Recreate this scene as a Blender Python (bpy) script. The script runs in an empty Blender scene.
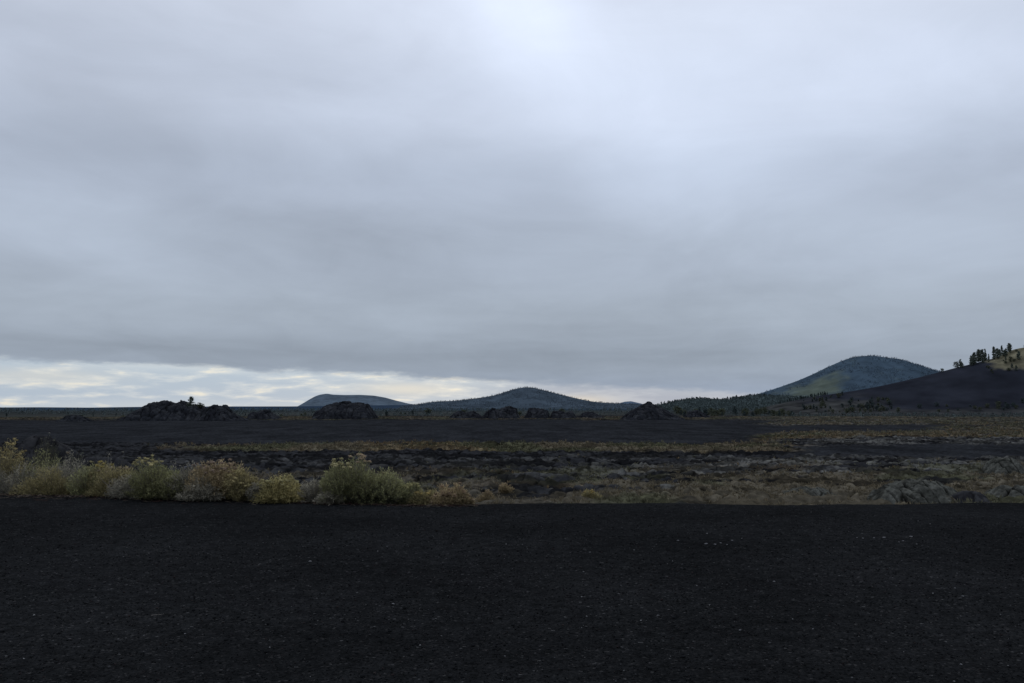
import bpy, math, random
import numpy as np

rs = np.random.RandomState(7)
random.seed(7)
scene = bpy.context.scene
COL = scene.collection
R = math.radians
FPX = 853.33           # focal length in photo pixels
PITCH = math.atan(66.5/FPX)
EYE = 1.7
LZ = -1.5              # mean level of the lava field

# ------------------------------------------------------------------ helpers
def at(px, py, Y):
    """world x, z of the point seen at photo position (px, py) at distance Y north of the camera"""
    u = (px-512)/FPX; v = (341.5-py)/FPX
    dy = math.cos(PITCH)-v*math.sin(PITCH); dz = math.sin(PITCH)+v*math.cos(PITCH)
    return u/dy*Y, EYE+dz/dy*Y

def on_level(px, py, z=0.0):
    v = (341.5-py)/FPX
    dy = math.cos(PITCH)-v*math.sin(PITCH); dz = math.sin(PITCH)+v*math.cos(PITCH)
    Y = (z-EYE)/dz*dy
    return (px-512)/FPX/dy*Y, Y

_T = rs.rand(256, 256)
_T2 = rs.rand(256, 256)
def vnoise(x, y, s=0):
    x = x+s*17.31; y = y+s*9.77
    xi = np.floor(x).astype(np.int64); yi = np.floor(y).astype(np.int64)
    fx = x-xi; fy = y-yi
    fx = fx*fx*fx*(fx*(fx*6-15)+10); fy = fy*fy*fy*(fy*(fy*6-15)+10)
    a = _T[xi & 255, yi & 255]; b = _T[(xi+1) & 255, yi & 255]
    c = _T[xi & 255, (yi+1) & 255]; d = _T[(xi+1) & 255, (yi+1) & 255]
    return (a*(1-fx)+b*fx)*(1-fy)+(c*(1-fx)+d*fx)*fy
def fbm(x, y, o=4, s=0, g=0.5):
    t = 0; a = 1; n = 0
    for k in range(o):
        t = t+a*vnoise(x*2**k, y*2**k, s+k*3.1); n += a; a *= g
    return t/n
def cells(x, y, s=0):
    """f1, f2, random value of the nearest cell"""
    x = x+s*31.7; y = y+s*13.3
    xi = np.floor(x).astype(np.int64); yi = np.floor(y).astype(np.int64)
    f1 = np.full(x.shape, 9.); f2 = np.full(x.shape, 9.); v = np.zeros(x.shape)
    for i in (-1, 0, 1):
        for j in (-1, 0, 1):
            cx = xi+i; cy = yi+j
            px = cx+_T[cx & 255, cy & 255]; py = cy+_T2[cx & 255, cy & 255]
            d = np.hypot(px-x, py-y)
            m = d < f1
            f2 = np.where(m, f1, np.minimum(f2, d))
            v = np.where(m, _T2[(cx+77) & 255, (cy+31) & 255], v)
            f1 = np.where(m, d, f1)
    return f1, f2, v
def sstep(x, a, b):
    t = np.clip((x-a)/(b-a), 0, 1); return t*t*(3-2*t)

def tag(o, label=None, cat=None, group=None, kind=None):
    if label: o['label'] = label
    if cat: o['category'] = cat
    if group: o['group'] = group
    if kind: o['kind'] = kind
    return o

def mesh_np(name, V, F, mat, parent=None, C=None, smooth=False):
    """V (n,3); F list of int arrays, each (m,k)"""
    V = np.asarray(V, dtype=np.float32)
    if not isinstance(F, (list, tuple)): F = [F]
    me = bpy.data.meshes.new(name)
    me.vertices.add(len(V)); me.vertices.foreach_set('co', V.ravel())
    nl = sum(f.size for f in F); npy = sum(len(f) for f in F)
    me.loops.add(nl); me.polygons.add(npy)
    me.loops.foreach_set('vertex_index', np.concatenate([f.ravel() for f in F]).astype(np.int32))
    tot = np.concatenate([np.full(len(f), f.shape[1]) for f in F]).astype(np.int32)
    st = np.concatenate([[0], np.cumsum(tot)[:-1]]).astype(np.int32)
    me.polygons.foreach_set('loop_start', st)
    if smooth: me.polygons.foreach_set('use_smooth', np.ones(npy, dtype=bool))
    me.update(calc_edges=True); me.validate()
    if C is not None:
        ca = me.color_attributes.new('tint', 'FLOAT_COLOR', 'POINT')
        c4 = np.ones((len(V), 4), dtype=np.float32); c4[:, :3] = C
        ca.data.foreach_set('color', c4.ravel())
    if mat: me.materials.append(mat)
    o = bpy.data.objects.new(name, me); COL.objects.link(o)
    if parent: o.parent = parent
    return o
def empty(name, loc):
    o = bpy.data.objects.new(name, None); COL.objects.link(o); o.location = loc; o.empty_display_size = .2
    return o
def gridfaces(nu, nv):
    i = np.arange(nu-1)[:, None]*nv+np.arange(nv-1)[None, :]
    return np.stack([i, i+nv, i+nv+1, i+1], -1).reshape(-1, 4)

# ------------------------------------------------------------------ materials
def material(name, col=(.1, .1, .1), attr=False, nscale=None, namp=.3, bump=None, bscale=40, rough=1, spec=0, transl=0, vor=None):
    m = bpy.data.materials.new(name); m.use_nodes = True
    nt = m.node_tree; N = nt.nodes; L = nt.links; N.clear()
    out = N.new('ShaderNodeOutputMaterial'); bs = N.new('ShaderNodeBsdfPrincipled')
    bs.inputs['Roughness'].default_value = rough
    bs.inputs['Specular IOR Level'].default_value = spec
    tc = N.new('ShaderNodeTexCoord')
    if attr:
        a = N.new('ShaderNodeAttribute'); a.attribute_name = 'tint'; src = a.outputs['Color']
    else:
        a = N.new('ShaderNodeRGB'); a.outputs[0].default_value = (*col, 1); src = a.outputs[0]
    if nscale:
        n = N.new('ShaderNodeTexNoise'); n.inputs['Scale'].default_value = nscale; n.inputs['Detail'].default_value = 6
        n.inputs['Roughness'].default_value = .65
        L.new(tc.outputs['Object'], n.inputs['Vector'])
        mr = N.new('ShaderNodeMapRange'); mr.inputs['From Min'].default_value = .3; mr.inputs['From Max'].default_value = .7
        mr.inputs['To Min'].default_value = 1-namp; mr.inputs['To Max'].default_value = 1+namp
        L.new(n.outputs['Fac'], mr.inputs['Value'])
        v = N.new('ShaderNodeVectorMath'); v.operation = 'SCALE'
        L.new(src, v.inputs[0]); L.new(mr.outputs['Result'], v.inputs['Scale']); src = v.outputs[0]
    if bump:
        if vor:
            b = N.new('ShaderNodeTexVoronoi'); b.inputs['Scale'].default_value = bscale; h = b.outputs['Distance']
        else:
            b = N.new('ShaderNodeTexNoise'); b.inputs['Scale'].default_value = bscale; b.inputs['Detail'].default_value = 5; h = b.outputs['Fac']
        L.new(tc.outputs['Object'], b.inputs['Vector'])
        bp = N.new('ShaderNodeBump'); bp.inputs['Strength'].default_value = 1; bp.inputs['Distance'].default_value = bump
        L.new(h, bp.inputs['Height']); L.new(bp.outputs[0], bs.inputs['Normal'])
    L.new(src, bs.inputs['Base Color'])
    if transl:
        tr = N.new('ShaderNodeBsdfTranslucent'); L.new(src, tr.inputs['Color'])
        mx = N.new('ShaderNodeMixShader'); mx.inputs[0].default_value = transl
        L.new(bs.outputs[0], mx.inputs[1]); L.new(tr.outputs[0], mx.inputs[2]); L.new(mx.outputs[0], out.inputs['Surface'])
    else:
        L.new(bs.outputs[0], out.inputs['Surface'])
    return m

M_LAVA = material('lava_surface', attr=True, nscale=2.6, namp=.45, bump=.05, bscale=7)
M_ROCK = material('lava_rock', attr=True, nscale=1.2, namp=.5, bump=.12, bscale=2.5)
M_HILL = material('hill_cover', attr=True, nscale=.035, namp=.22)
M_PLAIN = material('plain_cover', attr=True, nscale=.02, namp=.4)
M_CRUST = material('lava_crust', attr=True, nscale=7, namp=.65, bump=.05, bscale=11)
M_LEAF = material('shrub_leaf', attr=True, transl=.4)
M_STEM = material('shrub_stem', attr=True)
M_FLOWER = material('shrub_flower', attr=True, transl=.25)
M_GRASS = material('dry_grass', attr=True, transl=.2)
M_TREE = material('conifer_foliage', attr=True, transl=.1)
M_BARK = material('conifer_bark', (.035, .03, .028), nscale=3, namp=.3)
M_PEBBLE = material('pale_pebble', (.16, .16, .165), nscale=60, namp=.4)
M_TWIG = material('weathered_twig', (.19, .175, .16), nscale=30, namp=.3)

# black cinders: dark grains, a few reddish and a few pale ones
def cinder_material():
    m = bpy.data.materials.new('black_cinders'); m.use_nodes = True
    nt = m.node_tree; N = nt.nodes; L = nt.links; N.clear()
    out = N.new('ShaderNodeOutputMaterial'); bs = N.new('ShaderNodeBsdfPrincipled')
    bs.inputs['Roughness'].default_value = .9; bs.inputs['Specular IOR Level'].default_value = 0
    tc = N.new('ShaderNodeTexCoord')
    v1 = N.new('ShaderNodeTexVoronoi'); v1.inputs['Scale'].default_value = 55
    v2 = N.new('ShaderNodeTexVoronoi'); v2.inputs['Scale'].default_value = 17
    n1 = N.new('ShaderNodeTexNoise'); n1.inputs['Scale'].default_value = .35; n1.inputs['Detail'].default_value = 5
    n2 = N.new('ShaderNodeTexNoise'); n2.inputs['Scale'].default_value = 6; n2.inputs['Detail'].default_value = 6
    for n in (v1, v2, n1, n2): L.new(tc.outputs['Object'], n.inputs['Vector'])
    sep = N.new('ShaderNodeSeparateColor'); L.new(v1.outputs['Color'], sep.inputs[0])
    r = N.new('ShaderNodeValToRGB'); L.new(sep.outputs[0], r.inputs[0])
    e = r.color_ramp.elements
    e[0].position = 0; e[0].color = (.0082, .0088, .0094, 1)
    e[1].position = 1; e[1].color = (.075, .076, .078, 1)
    for p, c in ((.5, (.0130, .0137, .0148)), (.9, (.0168, .0176, .0188)), (.97, (.024, .0235, .024)), (.995, (.042, .042, .043))):
        q = e.new(p); q.color = (*c, 1)
    mr = N.new('ShaderNodeMapRange'); mr.inputs['From Min'].default_value = .3; mr.inputs['From Max'].default_value = .7
    mr.inputs['To Min'].default_value = .68; mr.inputs['To Max'].default_value = 1.3
    L.new(n1.outputs['Fac'], mr.inputs['Value'])
    mr2 = N.new('ShaderNodeMapRange'); mr2.inputs['From Min'].default_value = .3; mr2.inputs['From Max'].default_value = .7
    mr2.inputs['To Min'].default_value = .75; mr2.inputs['To Max'].default_value = 1.25
    L.new(n2.outputs['Fac'], mr2.inputs['Value'])
    mu = N.new('ShaderNodeMath'); mu.operation = 'MULTIPLY'; L.new(mr.outputs[0], mu.inputs[0]); L.new(mr2.outputs[0], mu.inputs[1])
    sc = N.new('ShaderNodeVectorMath'); sc.operation = 'SCALE'; L.new(r.outputs[0], sc.inputs[0]); L.new(mu.outputs[0], sc.inputs['Scale'])
    L.new(sc.outputs[0], bs.inputs['Base Color'])
    ad = N.new('ShaderNodeMath'); ad.operation = 'ADD'; L.new(v1.outputs['Distance'], ad.inputs[0]); L.new(v2.outputs['Distance'], ad.inputs[1])
    bp = N.new('ShaderNodeBump'); bp.inputs['Distance'].default_value = .012; bp.invert = True
    L.new(ad.outputs[0], bp.inputs['Height']); L.new(bp.outputs[0], bs.inputs['Normal'])
    L.new(bs.outputs[0], out.inputs['Surface'])
    return m
M_CINDER = cinder_material()
M_GRAVEL = material('cinder_grain', attr=True, rough=1, spec=.0)

# ------------------------------------------------------------------ ground levels
def edge_y(x):
    """distance of the crest of the cinder flat: farther away on the left"""
    return 15.3+1.75*sstep(-x, 1.5, 10.5)+.12*np.sin(x*.9)+.05*np.sin(x*2.3+1)
def cinder_z(x, y):
    e = edge_y(x)
    z = .03*(fbm(x/3, y/3, 3, 1)-.5)+.022*(fbm(x*1.6, y*1.6, 3, 2)-.5)
    z = z*(1-.6*sstep(y, e-2.5, e))
    z = z-1.9*sstep(y, e+.05, e+5.5)-.25*sstep(y, e+.0, e+1.2)
    return z
# polar fans around the viewer, fine where the photo looks
def fan_angles(fine, n_f, n_c, half=R(80)):
    a = np.linspace(-fine, fine, n_f); c = np.linspace(fine, half, n_c)[1:]
    return np.concatenate([-c[::-1], a, c])
A = fan_angles(R(35), 900, 60)
rad = np.exp(np.linspace(math.log(2.2), math.log(26), 620))
AA, RR = np.meshgrid(A, rad, indexing='ij')
X = RR*np.sin(AA); Y = RR*np.cos(AA)
Z = cinder_z(X, Y)+.011*(fbm(X*9, Y*9, 3, 5)-.5)
tag(mesh_np('cinder_ground', np.stack([X, Y, Z], -1).reshape(-1, 3), gridfaces(len(A), len(rad)), M_CINDER, smooth=True),
    'flat expanse of black volcanic cinders', kind='structure')
# cinders continuing behind and beside the viewer
t = np.linspace(0, 2*math.pi, 97)
rr = np.array([0, .8, 2.3, 5, 9, 14, 20])
TT, R2 = np.meshgrid(t, rr, indexing='ij')
xx = R2*np.sin(TT); yy = R2*np.cos(TT)-.0
keep_z = np.where((np.abs(np.arctan2(xx, yy)) < R(78)) & (R2 > 2.35), -.6, -.03)
zz = keep_z
tag(mesh_np('cinder_lot', np.stack([xx, yy, zz], -1).reshape(-1, 3), gridfaces(len(t), len(rr)), M_CINDER),
    'black cinders around the viewpoint', kind='structure')

# ground sheet to the horizon
t = np.linspace(0, 2*math.pi, 721)
rr = np.exp(np.linspace(math.log(20), math.log(60000), 170))
TT, R2 = np.meshgrid(t, rr, indexing='ij')
xx = R2*np.sin(TT); yy = R2*np.cos(TT)
n = fbm(xx/60, yy/60, 4, 3)
zz = -2.3+.9*sstep(R2, 380, 900)*n
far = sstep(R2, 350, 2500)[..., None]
ca = np.array([.035, .038, .036]); cb = np.array([.030, .050, .075])  # second colour is bluer: distance haze painted into the far ground
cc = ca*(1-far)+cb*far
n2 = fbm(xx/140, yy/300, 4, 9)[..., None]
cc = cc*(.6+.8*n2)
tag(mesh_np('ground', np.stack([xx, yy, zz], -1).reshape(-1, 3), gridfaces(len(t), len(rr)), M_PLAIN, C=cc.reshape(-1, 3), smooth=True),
    'dark scrub covered plain reaching the horizon', kind='structure')

# ------------------------------------------------------------------ lava field
def lava_masks(X, Y):
    """shares of cinder, tan grass, pale crust; by bearing and distance (as photo pixels, a convenience)"""
    px = 512+856*X/np.maximum(Y, 1); D = np.maximum(Y, 1)
    py = 408+853*(EYE-LZ)/D
    w1 = fbm(X/26, Y/26, 4, 11)-.5; w2 = fbm(X/6, Y/6, 4, 12)-.5
    q = py+w1*6.5*np.clip((py-408)/34, .12, 1.8)+w2*5*np.clip((py-408)/50, .08, 1.3)
    def band(a, b, s): return sstep(q, a-s, a+s)*(1-sstep(q, b-s, b+s))
    right = sstep(px+w1*120, 690, 800)
    left = 1-right
    # smooth black cinder sheets
    cin = band(419.5, 442.5, .8)*(1-.97*sstep(px+w1*100, 700, 800))
    cin = np.maximum(cin, band(443, 456, 1.8)*sstep(px+w1*200, 720, 850)*.95)
    cin = np.maximum(cin, band(424.5, 430, .9)*sstep(px, 600, 700)*(1-sstep(px+w1*80, 930, 1000))*.8)
    # tan grass
    g = band(443.5, 451, 1.0)*(1-sstep(px+w1*220, 690, 850))*sstep(px+w1*80, 130, 240)*.78
    g = np.maximum(g, band(432, 438, .8)*sstep(px+w1*60, 560, 680)*.6)
    g = np.maximum(g, band(437, 443.5, .8)*sstep(px+w1*60, 560, 680)*(1-sstep(px, 740, 800))*.8)
    g = np.maximum(g, band(416.3, 419.3, .5)*.45)
    g = np.maximum(g, band(412, 437, 2)*sstep(px+w1*80, 700, 800)*.40)
    fore = sstep(q, 456, 484)*sstep(px+w1*160, 380, 620)
    g = np.maximum(g, fore*.55)
    g = np.maximum(g, sstep(q, 462, 470)*.35)
    # pale crust
    p = sstep(q, 452, 462)*(.16+.45*sstep(px+w1*140, 420, 760))
    p = np.maximum(p, band(410, 445, 2)*right*.5)
    return cin, g, p, px, py
def lava_z(X, Y, full=False):
    cin, g, p, px, py = lava_masks(X, Y)
    D = np.hypot(X, Y)
    rough = 1-.93*cin
    big = fbm(X/15, Y/15, 3, 21)-.5
    wx = X+.6*(fbm(X/2, Y/2, 2, 31)-.5); wy = Y+.6*(fbm(X/2, Y/2, 2, 32)-.5)
    f1, f2, cv = cells(wx/2.6, wy/1.9, 2)
    slab = (cv-.5)*.10-.11*(1-sstep(f2-f1, .0, .12))
    g1, g2, cv2 = cells(wx/.9, wy/.75, 5)
    slab2 = (cv2-.5)*.05-.05*(1-sstep(g2-g1, 0, .14))
    f = fbm(X/.5, Y/.5, 3, 25)-.5
    rg = (1-np.abs(2*fbm(X/3.6, Y/1.1, 4, 27)-1))**3-.6
    f = f*1.5+rg*.75
    z = LZ+big*.36*(.25+.75*rough)+rough*(slab*.8+slab2*.9+f*.26)+(1-rough)*f*.10-.15*cin
    # bigger heaps of broken blocks here and there
    h = sstep(fbm(X/9, Y/7, 3, 41), .60, .78)*rough
    z = z+h*.14*(.5+.8*cv2)
    z = z-sstep(D, 340, 430)*1.2-.7*(1-sstep(D, 20.5, 27))
    z = z+.004*np.maximum(D-40, 0)*0
    if full: return z, cin, g, p, f1, f2, cv, g1, g2, cv2, h, px, py
    return z
A = fan_angles(R(34), 1250, 50, R(70))
rad = np.exp(np.linspace(math.log(17), math.log(440), 900))
AA, RR = np.meshgrid(A, rad, indexing='ij')
X = RR*np.sin(AA); Y = RR*np.cos(AA)
Z, cin, g, p, f1, f2, cv, g1, g2, cv2, hh, px, py = lava_z(X, Y, True)
dark = np.array([.0265, .0275, .0305]); cind = np.array([.0205, .0220, .0252])
tan = np.array([.128, .110, .078]); olive = np.array([.098, .098, .058]); pale = np.array([.128, .128, .120]); rust = np.array([.16, .115, .065])
n1 = fbm(X/3.4, Y/1.5, 5, 51); n2 = fbm(X/5, Y/5, 3, 52); n3 = fbm(X/.7, Y/.7, 3, 53); n4 = fbm(X/11, Y/11, 3, 54)
col = np.broadcast_to(dark, X.shape+(3,)).copy()
mp = p*sstep(cv*.5+n1*.7, .48, .66)*sstep(g2-g1, .02, .12); mp = np.clip(mp*1.5, 0, .95)[..., None]
col = col*(1-mp)+pale*(.45+.75*n3[..., None])*mp
gc = tan*(1-sstep(n2, .45, .6))[..., None]+olive*sstep(n2, .45, .6)[..., None]
ru = sstep(n4, .56, .66)[..., None]*.5
gc = gc*(1-ru)+rust*ru
mg = (np.clip(g*1.5, 0, 1)*sstep(n1+.35*g+.12*sstep(py, 484, 498), .46, .66))[..., None]
col = col*(1-mg)+gc*(.5+.7*n3[..., None])*mg
dk = np.maximum(sstep(fbm(X/3.0, Y/1.7, 5, 57), .49, .58), sstep(fbm(X/.45, Y/.6, 3, 59), .54, .64))[..., None]; col = col*(1-(.64-.34*sstep(py, 486, 500))[..., None]*dk)  # dark streaks painted in as the shade beneath lava ledges
ck = (1-sstep(f2-f1, 0, .07))*(1-cin); col = col*(1-.75*ck[..., None])
mc = sstep(cin, .3, .7)[..., None]
col = col*(1-mc)+cind*(.35+1.0*fbm(X/2.2, Y/7, 4, 58)[..., None]+.3*n1[..., None])*mc
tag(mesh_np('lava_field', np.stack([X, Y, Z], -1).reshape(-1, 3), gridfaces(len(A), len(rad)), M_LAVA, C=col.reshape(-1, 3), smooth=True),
    'broken lava flows with black cinder sheets and dry grass', kind='structure')

# ------------------------------------------------------------------ tufts of grass and ground cover on the lava
def blades(bases, H, W, C, nb, spread):
    """nb curved blades (two quads would be invisible here: one kite each) around each base"""
    n = len(bases); k = n*nb
    b = np.repeat(bases, nb, 0); h = np.repeat(H, nb)*rs.uniform(.5, 1.1, k); w = np.repeat(W, nb)
    a = rs.uniform(0, 2*math.pi, k); s = rs.uniform(.1, spread, k)*h
    off = np.stack([np.cos(a), np.sin(a), np.zeros(k)], -1)
    b = b+off*(np.repeat(H, nb)*.25*rs.rand(k))[:, None]
    mid = b+off*(s*.35)[:, None]+np.array([0, 0, 1])*(h*.6)[:, None]
    tip = b+off*s[:, None]+np.array([0, 0, 1])*h[:, None]
    a2 = rs.uniform(0, 2*math.pi, k); side = np.stack([np.cos(a2), np.sin(a2), np.zeros(k)], -1)*w[:, None]
    V = np.stack([b, mid-side, tip, mid+side], 1).reshape(-1, 3)
    F = np.arange(k*4).reshape(-1, 4)
    Cc = np.repeat(C, nb, 0)*rs.uniform(.6, 1.35, (k, 1)); Cc = np.repeat(Cc, 4, 0)
    return V, F, Cc
def scatter(n, rmin, rmax, fine=R(36)):
    r = np.exp(rs.uniform(math.log(rmin), math.log(rmax), n)); a = rs.uniform(-fine, fine, n)
    return r*np.sin(a), r*np.cos(a), r
x, y, r = scatter(190000, 21, 240)
cin_, g_, p_, _, _ = lava_masks(x, y)
nn = fbm(x/3.4, y/1.5, 5, 51)
keep = (rs.rand(len(x)) < g_*.85) & (fbm(x/3.0, y/1.7, 5, 57) < .56) & (nn+.35*g_ > .50) & (cin_ < .3)
x, y, r = x[keep], y[keep], r[keep]
z = lava_z(x, y)-.03
nn2 = fbm(x/5, y/5, 3, 52)[:, None]; nn4 = fbm(x/11, y/11, 3, 54)[:, None]
cc = np.where(nn2 < .52, np.array([.175, .148, .100]), np.array([.125, .120, .078]))
cc = np.where((nn4 > .6) & (rs.rand(len(x), 1) < .4), np.array([.19, .14, .08]), cc)*rs.uniform(.5, 1.2, (len(x), 1))
H = rs.uniform(.10, .28, len(x))*np.clip(r/60, .8, 1.7); W = .010*np.clip(r/30, 1, 5)
V, F, Cc = blades(np.stack([x, y, z], -1), H, W, cc, 7, .9)
tag(mesh_np('dry_grass', V, F, M_GRASS, C=Cc), 'tan and olive bunch grass growing over the lava', 'grass', kind='stuff')
print('grass tufts', len(x))

# ------------------------------------------------------------------ shrubs
def _blob():
    import bmesh
    bm = bmesh.new(); bmesh.ops.create_icosphere(bm, subdivisions=1, radius=1)
    V = np.array([v.co[:] for v in bm.verts]); F = np.array([[v.index for v in f.verts] for f in bm.faces]); bm.free(); return V, F
BLOB = _blob()
KINDS = {   # leaf colours, stem colour, flower colour
 'green': ((0.232, 0.232, 0.118), (.22, .20, .16), (.33, .29, .12)),
 'olive': ((0.292, 0.254, 0.130), (.22, .19, .14), (.40, .30, .09)),
 'grey':  ((0.272, 0.254, 0.201), (.20, .19, .17), (.24, .24, .19)),
 'straw': ((.32, .255, .150), (.24, .19, .12), (.34, .25, .13)),
 'yellow':((0.306, 0.267, 0.124), (.17, .15, .10), (.40, .33, .12)),
 'dark':  ((.075, .080, .056), (.10, .09, .08), (.2, .19, .12)),
}
def shrub(loc, w, h, kind, nst, nleaf, fl, frange=.0, name='rabbitbrush', flc=None, lsz=1.3):
    """rabbitbrush: a fan of thin stems, narrow leaves and flower heads at the tips"""
    lc, sc, fc = KINDS[kind]
    if flc: fc = flc
    root = empty(name, loc)
    # a shrub is a handful of lobes
    nl = rs.randint(4, 7); la = rs.uniform(0, 2*math.pi, nl); lr = rs.uniform(.1, .62, nl)
    lh = rs.uniform(.5, 1.0, nl); lh[0] = 1; lr[0] = .15
    lob = rs.randint(0, nl, nst)
    a = rs.uniform(0, 2*math.pi, nst); rr = np.sqrt(rs.rand(nst))
    cx = np.cos(la)[lob]*lr[lob]; cy = np.sin(la)[lob]*lr[lob]
    tx = (cx+.55*rr*np.cos(a))*w/2; ty = (cy+.55*rr*np.sin(a))*w/2
    tz = h*lh[lob]*(1-.50*rr**2.2-.15*(cx**2+cy**2))*rs.uniform(.78, 1.0, nst)
    low = rs.rand(nst) < .30                                  # short stems fill the skirt
    tz = np.where(low, tz*rs.uniform(.25, .8, nst), tz)
    tx = np.where(low, tx*1.12, tx); ty = np.where(low, ty*1.12, ty)
    tz = tz*h/tz.max()
    tip = np.stack([tx, ty, tz], -1)
    base = tip*np.array([.18, .18, 0])+rs.normal(0, .02, (nst, 3))*np.array([1, 1, 0]); base[:, 2] = -.04
    mid = base*.45+tip*.55; mid[:, 2] = tip[:, 2]*.42; mid[:, :2] *= .82
    mid += rs.normal(0, .018, mid.shape)
    def curve(t):
        t = t[..., None]; return (1-t)**2*base[:, None]+2*t*(1-t)*mid[:, None]+t*t*tip[:, None]
    # stems: crossed tapering ribbons
    ts = np.linspace(0, 1, 5)[None, :].repeat(nst, 0); P = curve(ts)
    wd = (np.array([.006, .005, .004, .003, .0012])*1.1)[None, :, None]
    Vs, Fs = [], []; o = 0
    for q in (0, 1):
        aa = rs.uniform(0, math.pi, nst)+q*1.57
        s = np.stack([np.cos(aa), np.sin(aa), np.zeros(nst)], -1)[:, None]*wd
        V = np.stack([P-s, P+s], 2).reshape(-1, 3)
        k = np.arange(nst)[:, None]*10+np.arange(4)[None, :]*2
        F = np.stack([k, k+1, k+3, k+2], -1).reshape(-1, 4)+o
        Vs.append(V); Fs.append(F); o += len(V)
    V = np.concatenate(Vs); C = np.array(sc)*np.clip(rs.normal(1, .2, (len(V), 1)), .5, 1.5)
    mesh_np('stems', V, Fs, M_STEM, root, C=C)
    # leaves
    n = nst*nleaf
    t = np.sqrt(rs.uniform(.10, 1, (nst, nleaf))); B = curve(t).reshape(-1, 3)
    dr = np.repeat(tip-mid, nleaf, 0); dr /= np.linalg.norm(dr, axis=1)[:, None]+1e-6
    jit = rs.normal(0, 1, (n, 3)); d = dr*.9+jit*.55; d /= np.linalg.norm(d, axis=1)[:, None]
    ln = rs.uniform(.022, .05, n)[:, None]*lsz; wd = rs.uniform(.0022, .0042, n)[:, None]*lsz*1.25
    s = np.cross(d, rs.normal(0, 1, (n, 3))); s /= np.linalg.norm(s, axis=1)[:, None]+1e-6
    B = B+rs.normal(0, .012, B.shape)
    V = np.stack([B, B+d*ln*.5-s*wd, B+d*ln, B+d*ln*.5+s*wd], 1).reshape(-1, 3)
    lobc = (rs.uniform(.75, 1.25, nl)[lob]*rs.uniform(.8, 1.2, nst))
    tone = 1.06*np.repeat(lobc, nleaf)*np.clip(rs.normal(1, .28, n), .35, 1.8)
    C = np.array(lc)[None]*tone[:, None]
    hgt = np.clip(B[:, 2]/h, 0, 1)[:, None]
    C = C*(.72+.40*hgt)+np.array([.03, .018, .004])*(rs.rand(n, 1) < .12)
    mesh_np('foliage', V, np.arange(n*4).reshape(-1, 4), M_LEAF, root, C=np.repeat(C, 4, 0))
    # flower heads
    if fl > 0:
        cand = np.where((tip[:, 2] > h*frange) & (~low | (fl > .9)))[0]
        side = rs.rand(len(cand)) < fl
        idx = cand[side]
        if len(idx):
            if len(idx) > 60: idx = rs.choice(idx, 60, replace=False)
            m = 44; k = len(idx)*m
            B = np.repeat(tip[idx], m, 0)+np.clip(rs.normal(0, 1, (k, 3)), -1.1, 1.1)*np.array([.026, .026, .013])
            d = rs.normal(0, 1, (k, 3))+np.array([0, 0, .8]); d /= np.linalg.norm(d, axis=1)[:, None]
            s = np.cross(d, rs.normal(0, 1, (k, 3))); s /= np.linalg.norm(s, axis=1)[:, None]
            ln = rs.uniform(.008, .018, k)[:, None]; wd = ln*.33
            V = np.stack([B, B+d*ln*.6-s*wd, B+d*ln, B+d*ln*.6+s*wd], 1).reshape(-1, 3)
            tone = np.repeat(rs.uniform(.6, 1.15, len(idx)), m)*rs.uniform(.7, 1.2, k)
            Cf = np.repeat(np.array(fc)*np.array([1.2, 1.22, 1.6])*tone[:, None], 4, 0)
            for q in range(len(idx)):
                sl = slice(q*m*4, (q+1)*m*4)
                V0, F0 = BLOB; Vc = tip[idx[q]]+V0*np.array([.026, .026, .020])*rs.uniform(.85, 1.15, (len(V0), 1))
                mesh_np('flower_head', np.concatenate([V[sl], Vc]), [np.arange(m*4).reshape(-1, 4), F0+m*4], M_FLOWER, root,
                        C=np.concatenate([Cf[sl], np.repeat(Cf[sl][:1]*.8, len(Vc), 0)]))
    return root

G_ROW = 'shrubs along the far edge of the cinders'
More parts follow.
